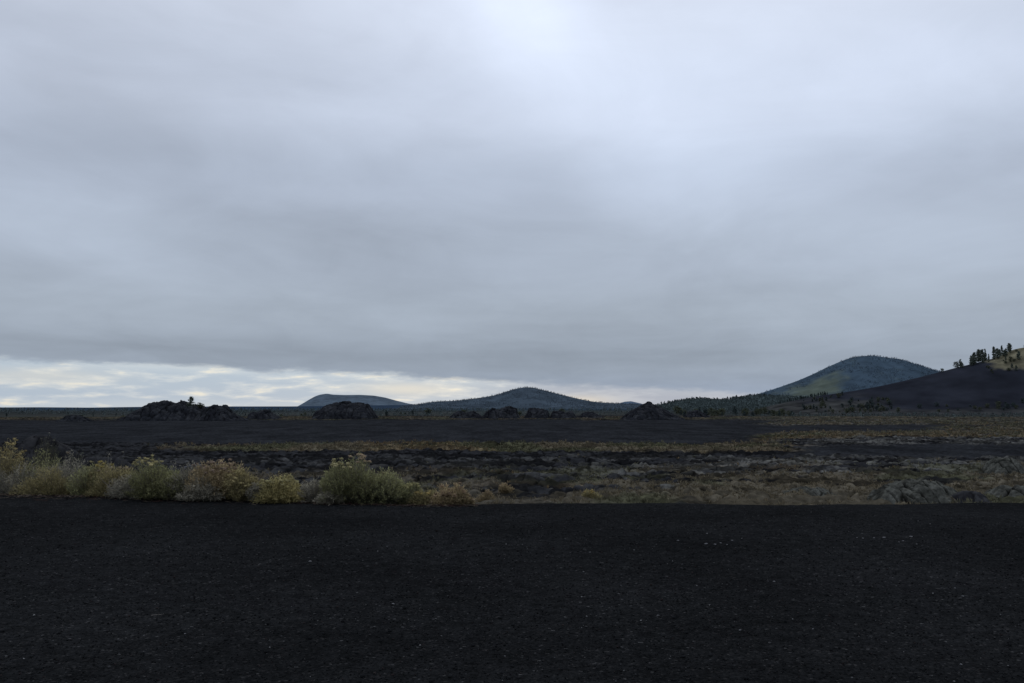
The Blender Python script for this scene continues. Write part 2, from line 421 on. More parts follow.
#  px, base py, top py, width px, kind, flowers, flower range, flower colour, label, category
SH = [
 (2, 490, 441, 62, 'olive', .75, .70, (.40, .32, .12), 'green shrub with orange yellow flowering top at the left edge of the photo'),
 (36, 490.5, 450, 60, 'green', .10, .8, None, 'grey green shrub just right of the yellow topped shrub at the left edge'),
 (20, 492, 462, 46, 'grey', 0, 0, None, 'low grey shrub at the foot of the left edge shrubs'),
 (64, 491, 453, 52, 'grey', .10, .8, (.30, .24, .13), 'greyish shrub with faint tan tips, third from the left end of the row'),
 (52, 493, 466, 46, 'olive', 0, 0, None, 'low olive shrub in front of the tall grey green ones on the left'),
 (86, 494, 463, 50, 'green', .08, .8, None, 'dull green shrub left of the one with a small yellow tip'),
 (101, 494, 462, 40, 'olive', .35, .86, (.40, .32, .09), 'olive shrub with a small yellow tip, left of the bleached dead branch'),
 (118, 495.5, 467, 42, 'olive', .12, .8, (.3, .24, .13), 'olive shrub directly left of the bleached dead branch'),
 (154, 499, 457, 52, 'green', .55, .80, (.50, .43, .17), 'green shrub topped with cream yellow flowers, right of the bleached dead branch'),
 (140, 499, 474, 40, 'grey', 0, 0, None, 'low grey green shrub behind the bleached dead branch'),
 (172, 500, 471, 44, 'green', 0, 0, None, 'low plain green shrub between the cream flowering and the pale grey shrubs'),
 (191, 500, 462, 42, 'grey', .15, .8, None, 'pale grey shrub left of the rust orange topped shrub'),
 (214, 501, 459, 46, 'straw', .6, .66, (.34, .255, .15), 'shrub with a rust orange seeded top, right of the pale grey shrub'),
 (203, 502, 477, 36, 'grey', 0, 0, None, 'low dark grey shrub at the foot of the rust orange topped shrub'),
 (241, 502, 467, 38, 'olive', .65, .45, (.40, .33, .13), 'yellowish shrub at the right end of the continuous left thicket'),
 (277, 502.5, 474, 48, 'yellow', .6, .60, (.36, .32, .13), 'rounded yellow green shrub behind the bright yellow low one'),
 (283, 503.3, 487, 44, 'yellow', .95, .25, (.43, .35, .12), 'low bright yellow flowering shrub in front of a rounded yellow green one'),
 (259, 503, 484, 24, 'grey', 0, 0, None, 'small grey shrub left of the bright yellow flowering one'),
 (317, 503, 479, 42, 'grey', 0, 0, None, 'dull grey leafless looking shrub left of the tallest flowering shrub'),
 (338, 503, 460, 56, 'green', .50, .82, (.48, .42, .18), 'tall green shrub with cream flowers, left half of the tallest clump'),
 (362, 503, 454, 54, 'green', .55, .82, (.50, .38, .20), 'tallest shrub with cream and pinkish flower heads on its crown'),
 (337, 504, 483, 38, 'grey', 0, 0, None, 'low bluish grey shrub at the foot of the tallest clump'),
 (386, 503.3, 470, 56, 'green', .05, .8, None, 'spreading dark green shrub right of the tallest flowering shrub'),
 (374, 504, 482, 42, 'dark', 0, 0, None, 'low dark green shrub in front of the tallest flowering shrub'),
 (409, 503.6, 484, 36, 'green', .35, .80, (.40, .36, .14), 'low green shrub with few yellow tips at the right of the spreading dark one'),
 (427, 503.6, 490, 30, 'olive', .1, .8, None, 'small olive shrub between the green tipped shrub and the straw coloured one'),
 (453, 503.8, 484, 32, 'straw', .5, .5, (.34, .24, .12), 'tall straw coloured dry shrub at the right end of the row'),
 (438, 504.0, 494, 26, 'straw', .3, .4, None, 'low straw coloured dry tuft left of the last shrub of the row'),
 (466, 503.6, 493, 18, 'straw', .1, .4, None, 'last tiny straw coloured tuft at the right end of the shrub row'),
]
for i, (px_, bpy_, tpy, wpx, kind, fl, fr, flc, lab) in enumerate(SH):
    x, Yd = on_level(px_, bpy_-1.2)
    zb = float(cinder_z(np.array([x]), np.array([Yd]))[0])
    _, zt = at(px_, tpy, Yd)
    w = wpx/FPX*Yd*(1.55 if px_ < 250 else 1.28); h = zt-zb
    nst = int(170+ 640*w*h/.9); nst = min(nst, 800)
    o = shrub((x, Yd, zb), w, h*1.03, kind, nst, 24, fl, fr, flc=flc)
    o.rotation_euler.z = rs.uniform(-.3, .3)
    tag(o, lab, 'shrub', G_ROW)
# darker shrubs standing on the slope behind the row
BK = [(8, 30, 26, 443, 'dark', 'dark shrub peeping over the left edge shrubs'),
      (47, 28, 40, 433, 'dark', 'dark olive shrub growing on the left lava heap'),
      (76, 24, 34, 446, 'dark', 'dark shrub on the slope behind the grey shrubs at left'),
      (108, 22, 26, 451, 'grey', 'bare grey shrub standing behind the yellow tipped one at left'),
      (122, 23, 20, 452, 'dark', 'small dark shrub behind the dead branch'),
      (175, 21, 26, 458, 'grey', 'bare grey shrub behind the cream flowering shrub'),
      (296, 24, 24, 470, 'dark', 'small dark shrub behind the bright yellow shrub'),
      (505, 33, 18, 483, 'straw', 'small straw coloured shrub on the lava, right of the shrub row'),
      (590, 30, 26, 489, 'olive', 'small olive shrub on the lava just beyond the cinders at centre'),
      (487, 30, 20, 489, 'straw', 'low straw coloured shrub on the lava nearest to the shrub row')]
for px_, Yd, wpx, tpy, kind, lab in BK:
    x, zt = at(px_, tpy, Yd)
    X1, Y1 = np.array([x]), np.array([float(Yd)])
    zb = float(max(cinder_z(X1, Y1)[0], lava_z(X1, Y1)[0]))
    if px_ < 60: zb += .9
    h = max(.3, zt-zb); w = wpx/FPX*Yd*1.1
    tag(shrub((x, Yd, zb), w, h, kind, 300, 24, .15, .7, lsz=1.2), lab, 'shrub', 'shrubs on the lava behind the row')

# ------------------------------------------------------------------ twigs and branches
def tubes(paths, name, mat, parent=None, sides=6):
    V, F = [], []; o = 0
    for pts in paths:
        P = np.array([q[:3] for q in pts], float); rd = [q[3] for q in pts]
        for k in range(len(P)):
            d = P[min(k+1, len(P)-1)]-P[max(k-1, 0)]; d /= np.linalg.norm(d)+1e-9
            u = np.cross(d, [0.3, .2, .93]); u /= np.linalg.norm(u)+1e-9; v = np.cross(d, u)
            for s in range(sides):
                a = 2*math.pi*s/sides; V.append(P[k]+rd[k]*(math.cos(a)*u+math.sin(a)*v))
        for k in range(len(P)-1):
            for s in range(sides):
                F.append((o+k*sides+s, o+k*sides+(s+1) % sides, o+(k+1)*sides+(s+1) % sides, o+(k+1)*sides+s))
        o += len(P)*sides
    return mesh_np(name, V, np.array(F), mat, parent, smooth=True)
x, Yd = on_level(133, 497)
br = []
for k in range(13):
    a = rs.uniform(0, 6.28); ln = rs.uniform(.25, .62); up = rs.uniform(.2, 1.0)
    p0 = np.array([0, 0, .0]); pts = [(0, 0, 0, .011)]
    for j in range(1, 6):
        q = np.array([math.cos(a), math.sin(a)*.5, up])*ln*j/5+rs.normal(0, .018, 3)
        q[2] = max(q[2], .01); pts.append((*q, .011*(1-j/5.6)))
    br.append(pts)
    s = pts[3]
    br.append([(s[0], s[1], s[2], .005)]+[(s[0]+j*.05*math.cos(a+.9), s[1]+j*.04, s[2]+j*.045*up, .005*(1-j/4.5)) for j in range(1, 4)])
br.append([(0, -.05, .02, .012), (.14, -.1, .02, .010), (.27, -.12, .03, .008), (.38, -.1, .02, .004)])
o = tubes(br, 'dead_branch', M_TWIG); o.location = (x, Yd-.25, 0)
tag(o, 'bleached grey dead branch lying at the foot of the left shrubs', 'branch')
x, Yd = on_level(157, 615.5)
zt = float(cinder_z(np.array([x]), np.array([Yd]))[0])
o = tubes([[(-.05, 0, .008, .0022), (-.01, .004, .012, .0026), (.03, .002, .014, .002), (.05, .01, .020, .001)],
           [(.0, .003, .012, .0018), (.02, -.012, .02, .001)]], 'twig', M_TWIG); o.location = (x, Yd, zt)
tag(o, 'short pale twig lying on the black cinders at lower left', 'twig')
# dead litter under the shrubs
n = 2600
lx = rs.uniform(-11.2, -.6, n); ly = edge_y(lx)-np.abs(rs.normal(0, .35, n))-.1+.2
ly = np.where(lx > -4.5, edge_y(lx)-np.abs(rs.normal(0, .12, n)), ly)
lz = cinder_z(lx, ly)+.008
a = rs.uniform(0, 6.28, n); L2 = rs.uniform(.02, .08, n)
d = np.stack([np.cos(a), np.sin(a), rs.uniform(-.1, .35, n)], -1)*L2[:, None]; s = np.stack([-np.sin(a), np.cos(a), rs.uniform(-1, 1, n)], -1)*.0035
B = np.stack([lx, ly, lz], -1)
V = np.stack([B-d-s, B+d-s, B+d+s, B-d+s], 1).reshape(-1, 3)
C = np.where(rs.rand(n, 1) < .5, np.array([.042, .025, .022]), np.array([.09, .075, .06]))*rs.uniform(.4, 1.2, (n, 1))
tag(mesh_np('leaf_litter', V, np.arange(n*4).reshape(-1, 4), M_STEM, C=np.repeat(C, 4, 0)), 'reddish brown litter of dead stems under the shrubs', 'litter', kind='stuff')

# ------------------------------------------------------------------ stones on the cinders
ICO = None
def stone_template(seed):
    import bmesh
    bm = bmesh.new(); bmesh.ops.create_icosphere(bm, subdivisions=1, radius=1)
    V = np.array([v.co[:] for v in bm.verts]); F = np.array([[v.index for v in f.verts] for f in bm.faces]); bm.free()
    r_ = np.random.RandomState(seed); V = V*r_.uniform(.7, 1.25, (len(V), 1)); return V, F
TPL = [stone_template(k) for k in range(6)]
n = 42000
r = np.exp(rs.uniform(math.log(4.2), math.log(15.4), n)); a = rs.uniform(-R(36), R(36), n)
sx, sy = r*np.sin(a), r*np.cos(a)
k_ = sy < edge_y(sx)-.05; sx, sy, r = sx[k_], sy[k_], r[k_]; n = len(sx)
sz = cinder_z(sx, sy)
size = .0035+.0055*rs.rand(n)**3*np.clip(r/7, 1, 1.6)
big = rs.rand(n) < .008; size = np.where(big, rs.uniform(.009, .017, n), size)
Vs, Fs, Cs = [], [], []; o = 0
for k in range(6):
    idx = np.arange(k, n, 6); V0, F0 = TPL[k]
    an = rs.uniform(0, 6.28, len(idx)); ca_, sa_ = np.cos(an), np.sin(an)
    P = V0[None]*size[idx][:, None, None]*np.array([1.1, 1, .65])
    xr = P[..., 0]*ca_[:, None]-P[..., 1]*sa_[:, None]; yr = P[..., 0]*sa_[:, None]+P[..., 1]*ca_[:, None]
    P = np.stack([xr+sx[idx][:, None], yr+sy[idx][:, None], P[..., 2]+(sz[idx]+size[idx]*.35+.003)[:, None]], -1)
    Vs.append(P.reshape(-1, 3)); Fs.append((F0[None]+np.arange(len(idx))[:, None, None]*len(V0)).reshape(-1, 3)+o); o += P.shape[0]*P.shape[1]
    u = rs.rand(len(idx)); c = np.where(u[:, None] < .93, np.array([.0135, .0142, .0153]), np.where(u[:, None] < .975, np.array([.026, .021, .021]), np.array([.042, .043, .045])))
    c = np.where(u[:, None] > .996, np.array([.15, .15, .15]), c)*rs.uniform(.6, 1.4, (len(idx), 1))
    Cs.append(np.repeat(c, len(V0), 0))
tag(mesh_np('cinder_gravel', np.concatenate(Vs), Fs, M_GRAVEL, C=np.concatenate(Cs)), 'loose dark cinder gravel with scattered pale grains', 'gravel', kind='stuff')

PEB = [((715, 544.5), 'a'), ((720.5, 543), 'a'), ((727, 544.6), 'a'), ((742, 538.5), 'a'), ((706, 544), 'a'), ((678, 541), 'a'), ((732, 540.5), 'a'),
       ((857, 538), 'b'), ((863, 538.6), 'b'), ((874, 538.2), 'b'), ((884, 538), 'b'), ((899, 542), 'b'), ((911, 536.6), 'b'), ((903, 541), 'b'),
       ((387, 546.5), 'lone pale pebble on the cinders, left of centre near the shrub row end'),
       ((310, 561.5), 'pale pebble below the bright yellow shrub, on open cinders'),
       ((185, 634), 'pale pebble near the twig, lower right of it'),
       ((393, 604.5), 'small pale pebble in the middle of the left half of the cinders'),
       ((505, 655.5), 'white pebble nearest to the bottom of the photo at centre'),
       ((634, 550), 'white pebble just left of the centre right row of pebbles'),
       ((590, 552.5), 'dull pebble well left of the centre right row of pebbles'),
       ((658, 617), 'pale pebble below the centre right row of pebbles'),
       ((813, 631), 'flat pale pebble in the lower right of the cinders'),
       ((955, 589), 'white pebble far right, upper of the two close together'),
       ((963, 598), 'white pebble far right, lower of the two close together'),
       ((774, 582), 'grey pebble midway below the two rows of pebbles'),
       ((740, 631.5), 'small pale pebble left of the flat one at lower right'),
       ((961, 665), 'pale pebble in the lower right corner of the cinders')]
GRP = {'a': ('pale pebble in the loose row right of centre on the cinders', 'pebbles in the row right of centre'),
       'b': ('pale pebble in the thin row at the far right of the cinders', 'pebbles in the far right row')}
for i, ((px_, py_), lab) in enumerate(PEB):
    x, Yd = on_level(px_, py_); V0, F0 = TPL[i % 6]
    s = rs.uniform(.7, 1.5)*Yd/FPX*.85
    V = V0*s*np.array([rs.uniform(1.1, 1.7), 1, .6])
    o = mesh_np('pebble', V, F0, M_PEBBLE)
    o.location = (x, Yd, float(cinder_z(np.array([x]), np.array([Yd]))[0])+s*.35+.004)
    if lab in GRP: tag(o, GRP[lab][0], 'pebble', GRP[lab][1])
    else: tag(o, lab, 'pebble', 'single pale pebbles')

# ------------------------------------------------------------------ lava outcrops
def outcrop(prof, Yd, depth, base, label, name='lava_outcrop', cell=2.2, crag=1.0, res=None, colr=(.018, .0195, .0235), pale=.15, group='lava outcrops', lift=0):
    """a heap whose crest, seen from the south, runs through the (px, py) points"""
    pts = [at(a, b, Yd) for a, b in prof]
    xs = np.array([p[0] for p in pts]); zs = np.array([p[1] for p in pts])
    x0, x1 = xs[0], xs[-1]; w = x1-x0; cx = (x0+x1)/2
    res = res or w/190
    gx = np.arange(x0-.03*w, x1+.03*w, res); gy = np.arange(-1.32*depth, depth*1.33, res*1.3)
    GX, GY = np.meshgrid(gx, gy, indexing='ij')
    H = np.interp(GX, xs, zs, left=base-.5, right=base-.5)-base
    s = zs.max()-base
    ridge = (fbm(GX/(w/4+1e-6), GX*0+3, 2, 61)-.5)*depth*.5
    g = np.clip(1-np.abs((GY-ridge)/depth)**1.7, 0, 1)
    f1, f2, cv = cells(GX/cell+.3*fbm(GX/cell, GY/cell, 2, 63), (GY+Yd)/cell, 7)
    c1, c2, cw = cells(GX/cell*2.7, (GY+Yd)/cell*2.7, 8)
    k = np.clip(H/s*2, 0, 1)*g
    cg = (cv-.62)*.40-.28*(1-sstep(f2-f1, 0, .18))+(cw-.5)*.22-.10*(1-sstep(c2-c1, 0, .2))+(fbm(GX/cell*3, (GY+Yd)/cell*3, 3, 66)-.5)*.25
    Z = H*g+cg*crag*cell*.5*np.clip(k*2.5, 0, 1)
    Z = np.where(H < 0, H, Z)-2.2*(1-sstep(g, 0, .14))
    JX = GX+(fbm(GX/cell*2, (GY+Yd)/cell*2, 2, 71)-.5)*cell*.5
    V = np.stack([JX-cx, GY, Z], -1).reshape(-1, 3)
    n = fbm(GX/cell, (GY+Yd)/cell*1.3, 4, 73)
    C = np.array(colr)[None, None]*(.6+.9*n[..., None])
    pl = (sstep(cw*.5+n*.6, .55, .75)*pale)[..., None]
    C = C*(1-pl)+np.array([.11, .112, .115])*pl
    C = C*(1-.5*(1-sstep(f2-f1, 0, .12)))[..., None]
    o = mesh_np(name, V, gridfaces(len(gx), len(gy)), M_ROCK, C=C.reshape(-1, 3))
    o.location = (cx, Yd, base+lift)
    tag(o, label, 'rock outcrop', group)
    return o
B = LZ-.3
G_OUT = 'lava outcrops on the plain'
outcrop([(126, 421), (133, 416), (141, 410), (148, 405), (156, 402.5), (165, 400.5), (172, 401), (176, 403), (180, 401), (184, 399.5), (188, 402), (193, 405), (199, 404.5), (205, 408), (209, 413), (214, 420)], 235, 9, B, 'largest jagged black lava outcrop, with a small lone pine on it', cell=2.1, crag=1.5)
outcrop([(201, 420), (206, 411), (210, 406), (216, 404.5), (221, 405.5), (226, 405), (230, 409), (236, 415), (246, 418.5), (250, 421)], 228, 7, B, 'lava outcrop touching the right end of the largest one', cell=2.0, crag=1.4)
outcrop([(248, 420), (250, 413), (254, 411), (258, 412), (262, 410), (266, 409.8), (271, 411), (276, 414), (281, 419)], 250, 5, B, 'small low lava outcrop left of the broad flat topped one', cell=2)
outcrop([(315, 418), (319, 409), (326, 405), (335, 403), (345, 401.6), (356, 402), (364, 402.5), (369, 405), (372, 410), (376, 418)], 260, 9, B, 'broad flat topped black lava outcrop before the far left hill', cell=2.6)
outcrop([(58, 420.5), (66, 417), (73, 415), (79, 415), (84, 417.5), (92, 421)], 215, 4, B, 'very low dark lava heap on the plain at far left', cell=1.6)
outcrop([(449, 418), (455, 412), (461, 410), (466, 412), (472, 410.5), (478, 413), (484, 418)], 270, 5, B, 'leftmost low lava outcrop of the line below the middle hill', cell=1.8)
outcrop([(483, 418), (487, 411), (492, 407.5), (498, 409), (505, 407), (511, 406.5), (516, 409), (519, 418)], 262, 6, B, 'blocky lava outcrop below the left flank of the middle hill', cell=2.2, crag=1.3)
outcrop([(525, 418), (528, 409), (534, 407.5), (540, 408.5), (546, 410), (551, 418)], 272, 6, B, 'rounded lava outcrop below the summit of the middle hill', cell=2)
outcrop([(550, 418), (553, 411), (560, 410), (566, 412), (572, 411), (577, 418)], 268, 5, B, 'low lava outcrop right of the rounded one below the middle hill', cell=1.8)
outcrop([(577, 419), (582, 413), (590, 411.5), (597, 414), (606, 419)], 275, 5, B, 'lowest lava outcrop of the line, right of the middle hill summit', cell=1.6)
outcrop([(622, 420), (628, 413), (634, 409), (640, 406), (645, 403), (649, 401.8), (654, 404.5), (660, 406.5), (667, 410), (674, 414), (684, 420)], 240, 9, B, 'pointed black lava mound at the right of the middle hill', cell=2.0, crag=.9)
outcrop([(682, 419), (688, 411.5), (697, 409.5), (704, 413), (712, 419)], 290, 6, B, 'low lava heap just right of the pointed mound', cell=2)
# heap of black blocks just behind the left shrubs
outcrop([(-40, 452), (-20, 440), (-2, 439), (6, 446), (18, 446), (24, 440), (34, 437), (46, 436), (56, 438), (64, 443), (70, 448), (84, 458)], 30, 1.8, LZ-.3, 'dark lava heap rising behind the left end of the shrub row', cell=.42, res=.04, crag=1.5, colr=(.019, .019, .021), pale=.15)
outcrop([(74, 465), (84, 458), (94, 456), (106, 459), (114, 455), (126, 458), (134, 466)], 26, 1.2, LZ-.3, 'lower dark lava blocks behind the olive shrubs at left', cell=.4, res=.035, crag=1.4, colr=(.019, .019, .021), pale=.15)

# pale mounds of ropy crust at the right, just past the cinders
def mound(px_, Yd, wpx, toppy, depth, label):
    cx, zt = at(px_, toppy, Yd); w = wpx/FPX*Yd/2; base = LZ-.35; h = zt-base
    gx = np.linspace(-w, w, 220); gy = np.linspace(-depth, depth, 130); GX, GY = np.meshgrid(gx, gy, indexing='ij')
    q = np.sqrt((GX/w)**2+(GY/depth)**2)
    g = np.clip(1-q**2.2, -.2, 1)
    # radial cracks bending over the crown
    an = np.arctan2(GY/depth, GX/w)+.5*(fbm(GX/.8, GY/.8, 3, 81+px_)-.5)
    f1, f2, cv = cells(GX/.38+.9*fbm(GX, GY, 3, 82)+.35*GY, GY/1.5+px_+.5*fbm(GX*1.3, GY, 3, 83), 9)
    ck = (1-sstep(f2-f1, 0, .13))*sstep(fbm(GX/.7, GY/.7, 2, 87), .35, .5)
    rope = np.sin((q*9+fbm(GX/.6, GY/.6, 3, 84)*6))*.015
    Z = h*g+(cv-.5)*.07*np.clip(g*3, 0, 1)-.13*ck*np.clip(g*3, 0, 1)+rope+(fbm(GX*2, GY*2, 4, 85)-.5)*.42
    n = fbm(GX/.35, GY/.35, 4, 86); n2 = fbm(GX/1.2, GY/1.2, 3, 88)
    C = np.array([.066, .067, .059])[None, None]*(.05+1.8*n[..., None])
    t_ = sstep(n2, .5, .65)[..., None]*.6; C = C*(1-t_)+np.array([.11, .085, .055])*(.5+n[..., None])*t_
    C = C*(1-.85*ck)[..., None]
    o = mesh_np('lava_mound', np.stack([GX, GY, Z], -1).reshape(-1, 3), gridfaces(220, 130), M_CRUST, C=C.reshape(-1, 3), smooth=True)
    o.location = (cx, Yd, base); tag(o, label, 'lava mound', 'pale lava mounds')
mound(918, 30.5, 116, 481.5, 1.9, 'broad pale grey lava mound split by dark cracks, behind the cinders at right')
mound(1003, 44, 44, 459, 1.6, 'smaller pale lava mound farther off at the right edge')
mound(1012, 31.5, 64, 487, 1.5, 'low brownish lava mound at the right edge beyond the cinders')
mound(810, 33, 70, 489, 1.5, 'low lichen grey lava mound left of the broad cracked one')
mound(700, 34.5, 60, 491, 1.4, 'flat grey lava mound beyond the cinders, right of centre')
outcrop([(946, 505), (953, 495), (962, 491), (975, 490), (985, 494), (992, 503)], 29.4, .8, LZ-.3, 'black broken blocks between the two lava mounds at right', cell=.5, res=.035, colr=(.024, .024, .027), pale=.25)

# ------------------------------------------------------------------ hills
HILLS = {}
def hill(key, prof, Yd, s, colfn, label, name='hill', rough=1., nx=500, ny=140):
    pts = [at(a, b, Yd) for a, b in prof]
    xs = np.array([p[0] for p in pts]); zs = np.array([p[1] for p in pts]); base = -2.6
    def prof_h(x):
        # smoothed polyline
        k = (xs[-1]-xs[0])*.006; t = 0
        for d in (-1.5, -.75, 0, .75, 1.5): t = t+np.interp(x+d*k, xs, zs, left=base-6, right=base-6)
        return t/5-base
    def hz(x, y):
        dy = (y-Yd)/s
        H = prof_h(x*Yd/(Yd+(y-Yd)*.5))
        g = np.exp(-np.abs(dy)**1.8*1.6)
        gul = (fbm(x/(s*.22), y/(s*.9), 4, 91)-.5)*.14*rough*(1-np.exp(-(dy/.35)**2))
        return base-2+(H+2)*g*(1+gul)
    gx = np.linspace(xs[0]-.02*(xs[-1]-xs[0]), xs[-1]+.02*(xs[-1]-xs[0]), nx); gy = Yd+np.linspace(-1.5, 1.5, ny)*s
    GX, GY = np.meshgrid(gx, gy, indexing='ij'); Z = hz(GX, GY)
    px = 512+856*GX/GY; py = 408-853*(Z-EYE)/GY
    C = colfn(px, py, GX, GY)
    o = mesh_np(name, np.stack([GX, GY, Z], -1).reshape(-1, 3), gridfaces(nx, ny), M_HILL, C=C.reshape(-1, 3), smooth=True)
    tag(o, label, kind='structure'); HILLS[key] = (hz, Yd, s, xs, prof)
    return o
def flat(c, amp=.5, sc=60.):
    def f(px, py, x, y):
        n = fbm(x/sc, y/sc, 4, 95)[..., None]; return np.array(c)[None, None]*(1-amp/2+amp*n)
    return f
P_FARL = [(296, 410), (303, 404), (309, 400), (315, 396.5), (320, 394.6), (327, 393.6), (333, 394.6), (345, 395), (360, 394.8), (374, 395.6), (385, 397.5), (396, 400.5), (408, 403.4), (422, 406), (440, 410)]
P_MID = [(385, 411), (405, 406), (424, 403.4), (432, 402), (440, 401.3), (456, 400.7), (470, 399), (482, 397.6), (496, 395), (506, 391.6), (516, 388.6), (525, 387.2), (533, 387.6), (545, 390.6), (560, 394.4), (575, 398), (590, 401.2), (605, 402.9), (620, 403.4), (650, 405), (690, 410)]
P_TINY = [(606, 408), (618, 403.6), (625, 401.6), (631, 401.2), (638, 402.8), (650, 406), (662, 409)]
P_RIGHT = [(690, 410), (720, 402), (750, 396.5), (766, 391.6), (780, 387), (798, 380.6), (812, 374.6), (826, 367.8), (840, 361.6), (850, 358), (860, 356.2), (872, 355.8), (880, 356.6), (888, 358.2), (894, 358.2), (902, 360), (914, 364), (926, 368), (938, 371.6), (955, 379), (980, 390), (1010, 402), (1040, 411)]
P_RIDGE = [(628, 414), (645, 408), (660, 405), (675, 402), (690, 399.8), (697, 399), (707, 399.2), (712, 400.8), (722, 400.2), (738, 398.2), (752, 395.6), (765, 396), (780, 397), (800, 398), (826, 400), (870, 404), (920, 411)]
P_CONE = [(745, 414), (770, 406), (790, 401.5), (808, 397.8), (826, 394.8), (850, 391.5), (872, 387.8), (890, 384), (905, 380.6), (922, 376.6), (943, 371.2), (958, 367.2), (970, 364.4), (980, 361.8), (990, 359.6), (1000, 355.8), (1008, 351.6), (1016, 348.6), (1024, 347.6), (1040, 345), (1070, 340), (1110, 338), (1150, 346), (1200, 366), (1260, 392), (1300, 412)]
P_LEFT = [(-260, 410), (-120, 408.2), (0, 407.4), (40, 407.2), (90, 407.6), (130, 407.0), (165, 406.6), (230, 406.4), (290, 406.4), (340, 405.8), (400, 405.0), (440, 405.4), (470, 409)]
hill('left', P_LEFT, 5200, 900, flat((.028, .045, .072), .6, 300), 'long low dark blue rise along the horizon at left', rough=.3)  # base colours of these far hills carry a painted blue haze
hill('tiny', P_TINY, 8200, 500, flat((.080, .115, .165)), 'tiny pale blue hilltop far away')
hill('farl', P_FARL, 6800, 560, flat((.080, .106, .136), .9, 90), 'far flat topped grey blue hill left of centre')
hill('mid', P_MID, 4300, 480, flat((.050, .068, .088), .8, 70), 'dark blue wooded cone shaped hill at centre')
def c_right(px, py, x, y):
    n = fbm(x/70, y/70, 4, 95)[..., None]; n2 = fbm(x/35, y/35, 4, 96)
    c = np.array([.050, .076, .104])[None, None]*(.75+.5*n)  # blue haze of distance is mixed into this base colour
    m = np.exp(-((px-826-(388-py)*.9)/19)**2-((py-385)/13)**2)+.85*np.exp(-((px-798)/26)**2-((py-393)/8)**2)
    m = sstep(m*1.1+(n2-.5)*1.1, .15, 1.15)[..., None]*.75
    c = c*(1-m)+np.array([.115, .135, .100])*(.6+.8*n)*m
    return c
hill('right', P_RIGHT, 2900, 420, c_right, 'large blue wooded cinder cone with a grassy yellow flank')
def c_ridge(px, py, x, y):
    n = fbm(x/25, y/25, 4, 97)[..., None]
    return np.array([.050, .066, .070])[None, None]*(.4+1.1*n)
hill('ridge', P_RIDGE, 1500, 260, c_ridge, 'low dark green wooded ridge right of centre')
def c_cone(px, py, x, y):
    n = fbm(x/14, y/14, 4, 98)[..., None]; n2 = fbm(x/22, y/22, 4, 99)
    c = np.array([.0215, .0240, .0325])[None, None]*(.6+.8*n)
    # grassy top behind the trees
    n6 = fbm(x/7, y/7, 4, 104); m = sstep(px+(n2-.5)*16+(n6-.5)*22, 984, 996)*(1-sstep(py+(n2-.5)*7+(n6-.5)*9, 365, 370))
    m = m[..., None]*.9
    c = c*(1-m)+np.array([.150, .138, .092])*(.15+1.7*fbm(x/5, y/5, 4, 103)[..., None])*m
    # brown scrub low on the left flank
    k = sstep(py+(n2-.5)*16, 394, 404)*(1-sstep(px+(n2-.5)*60, 850, 905))
    k = np.maximum(k, .8*sstep(py+(n2-.5)*8, 407, 411))[..., None]*.8
    c = c*(1-k)+np.array([.045, .046, .044])*(.1+1.8*fbm(x/6, y/9, 4, 105)[..., None])*k
    return c
hill('cone', P_CONE, 620, 95, c_cone, 'smooth black cinder cone rising to the right edge', rough=.25, nx=700)

# ------------------------------------------------------------------ trees
def tree_mesh(kind, seed, tint, n=1500, dark=1.):
    """unit-high conifer: (trunk V,F), (crown V,F,C)"""
    r_ = np.random.RandomState(seed)
    tr = []
    if kind == 'spire': rmax, z0 = .26, .04
    elif kind == 'pine': rmax, z0 = .30, .10
    else: rmax, z0 = .42, .10
    # boughs
    nb = 60; bz = z0+(.95-z0)*np.sort(r_.rand(nb))**.9
    prof = {'spire': lambda q: (1-q)**.9, 'pine': lambda q: np.clip(1-q, 0, 1)**.65*(.55+.45*np.clip(q*5, 0, 1)), 'round': lambda q: np.sqrt(np.clip(1-(2*q-.9)**2*.8, 0, 1))}[kind]
    br = rmax*np.clip(prof((bz-z0)/(1-z0)), .03, 1)*r_.uniform(.55, 1.2, nb); ba = r_.uniform(0, 6.28, nb)
    k = r_.randint(0, nb, n); t = np.sqrt(r_.rand(n))
    sag = -.10 if kind == 'spire' else .08
    P = np.stack([np.cos(ba[k])*br[k]*t, np.sin(ba[k])*br[k]*t, bz[k]+sag*br[k]*t*2], -1)+r_.normal(0, 1, (n, 3))*np.array([.032, .032, .022])*(1.3 if kind == 'round' else 1)
    P[:, 2] = np.maximum(P[:, 2], .03)
    d1 = r_.normal(0, 1, (n, 3)); d1 /= np.linalg.norm(d1, axis=1)[:, None]
    d2 = np.cross(d1, r_.normal(0, 1, (n, 3))); d2 /= np.linalg.norm(d2, axis=1)[:, None]
    s = r_.uniform(.020, .042, (n, 1))*(1.25 if kind != 'spire' else 1)
    V = np.stack([P-d1*s, P+d2*s*.6, P+d1*s, P-d2*s*.6], 1).reshape(-1, 3)
    tone = (r_.uniform(.6, 1.4, nb)[k]*r_.uniform(.7, 1.3, n))[:, None]
    C = np.repeat(np.array(tint)*tone, 4, 0)
    crown = (V, np.arange(n*4).reshape(-1, 4), C)
    h = .93
    Vt, Ft = [], []
    for j in range(5):
        zz = -.04+h*j/4*1.0; rr = .026*(1-.85*j/4)
        for q in range(6): Vt.append((rr*math.cos(q*1.047), rr*math.sin(q*1.047), zz))
    for j in range(4):
        for q in range(6): Ft.append((j*6+q, j*6+(q+1) % 6, j*6+6+(q+1) % 6, j*6+6+q))
    return np.array(Vt), np.array(Ft), crown
PROTO = {}
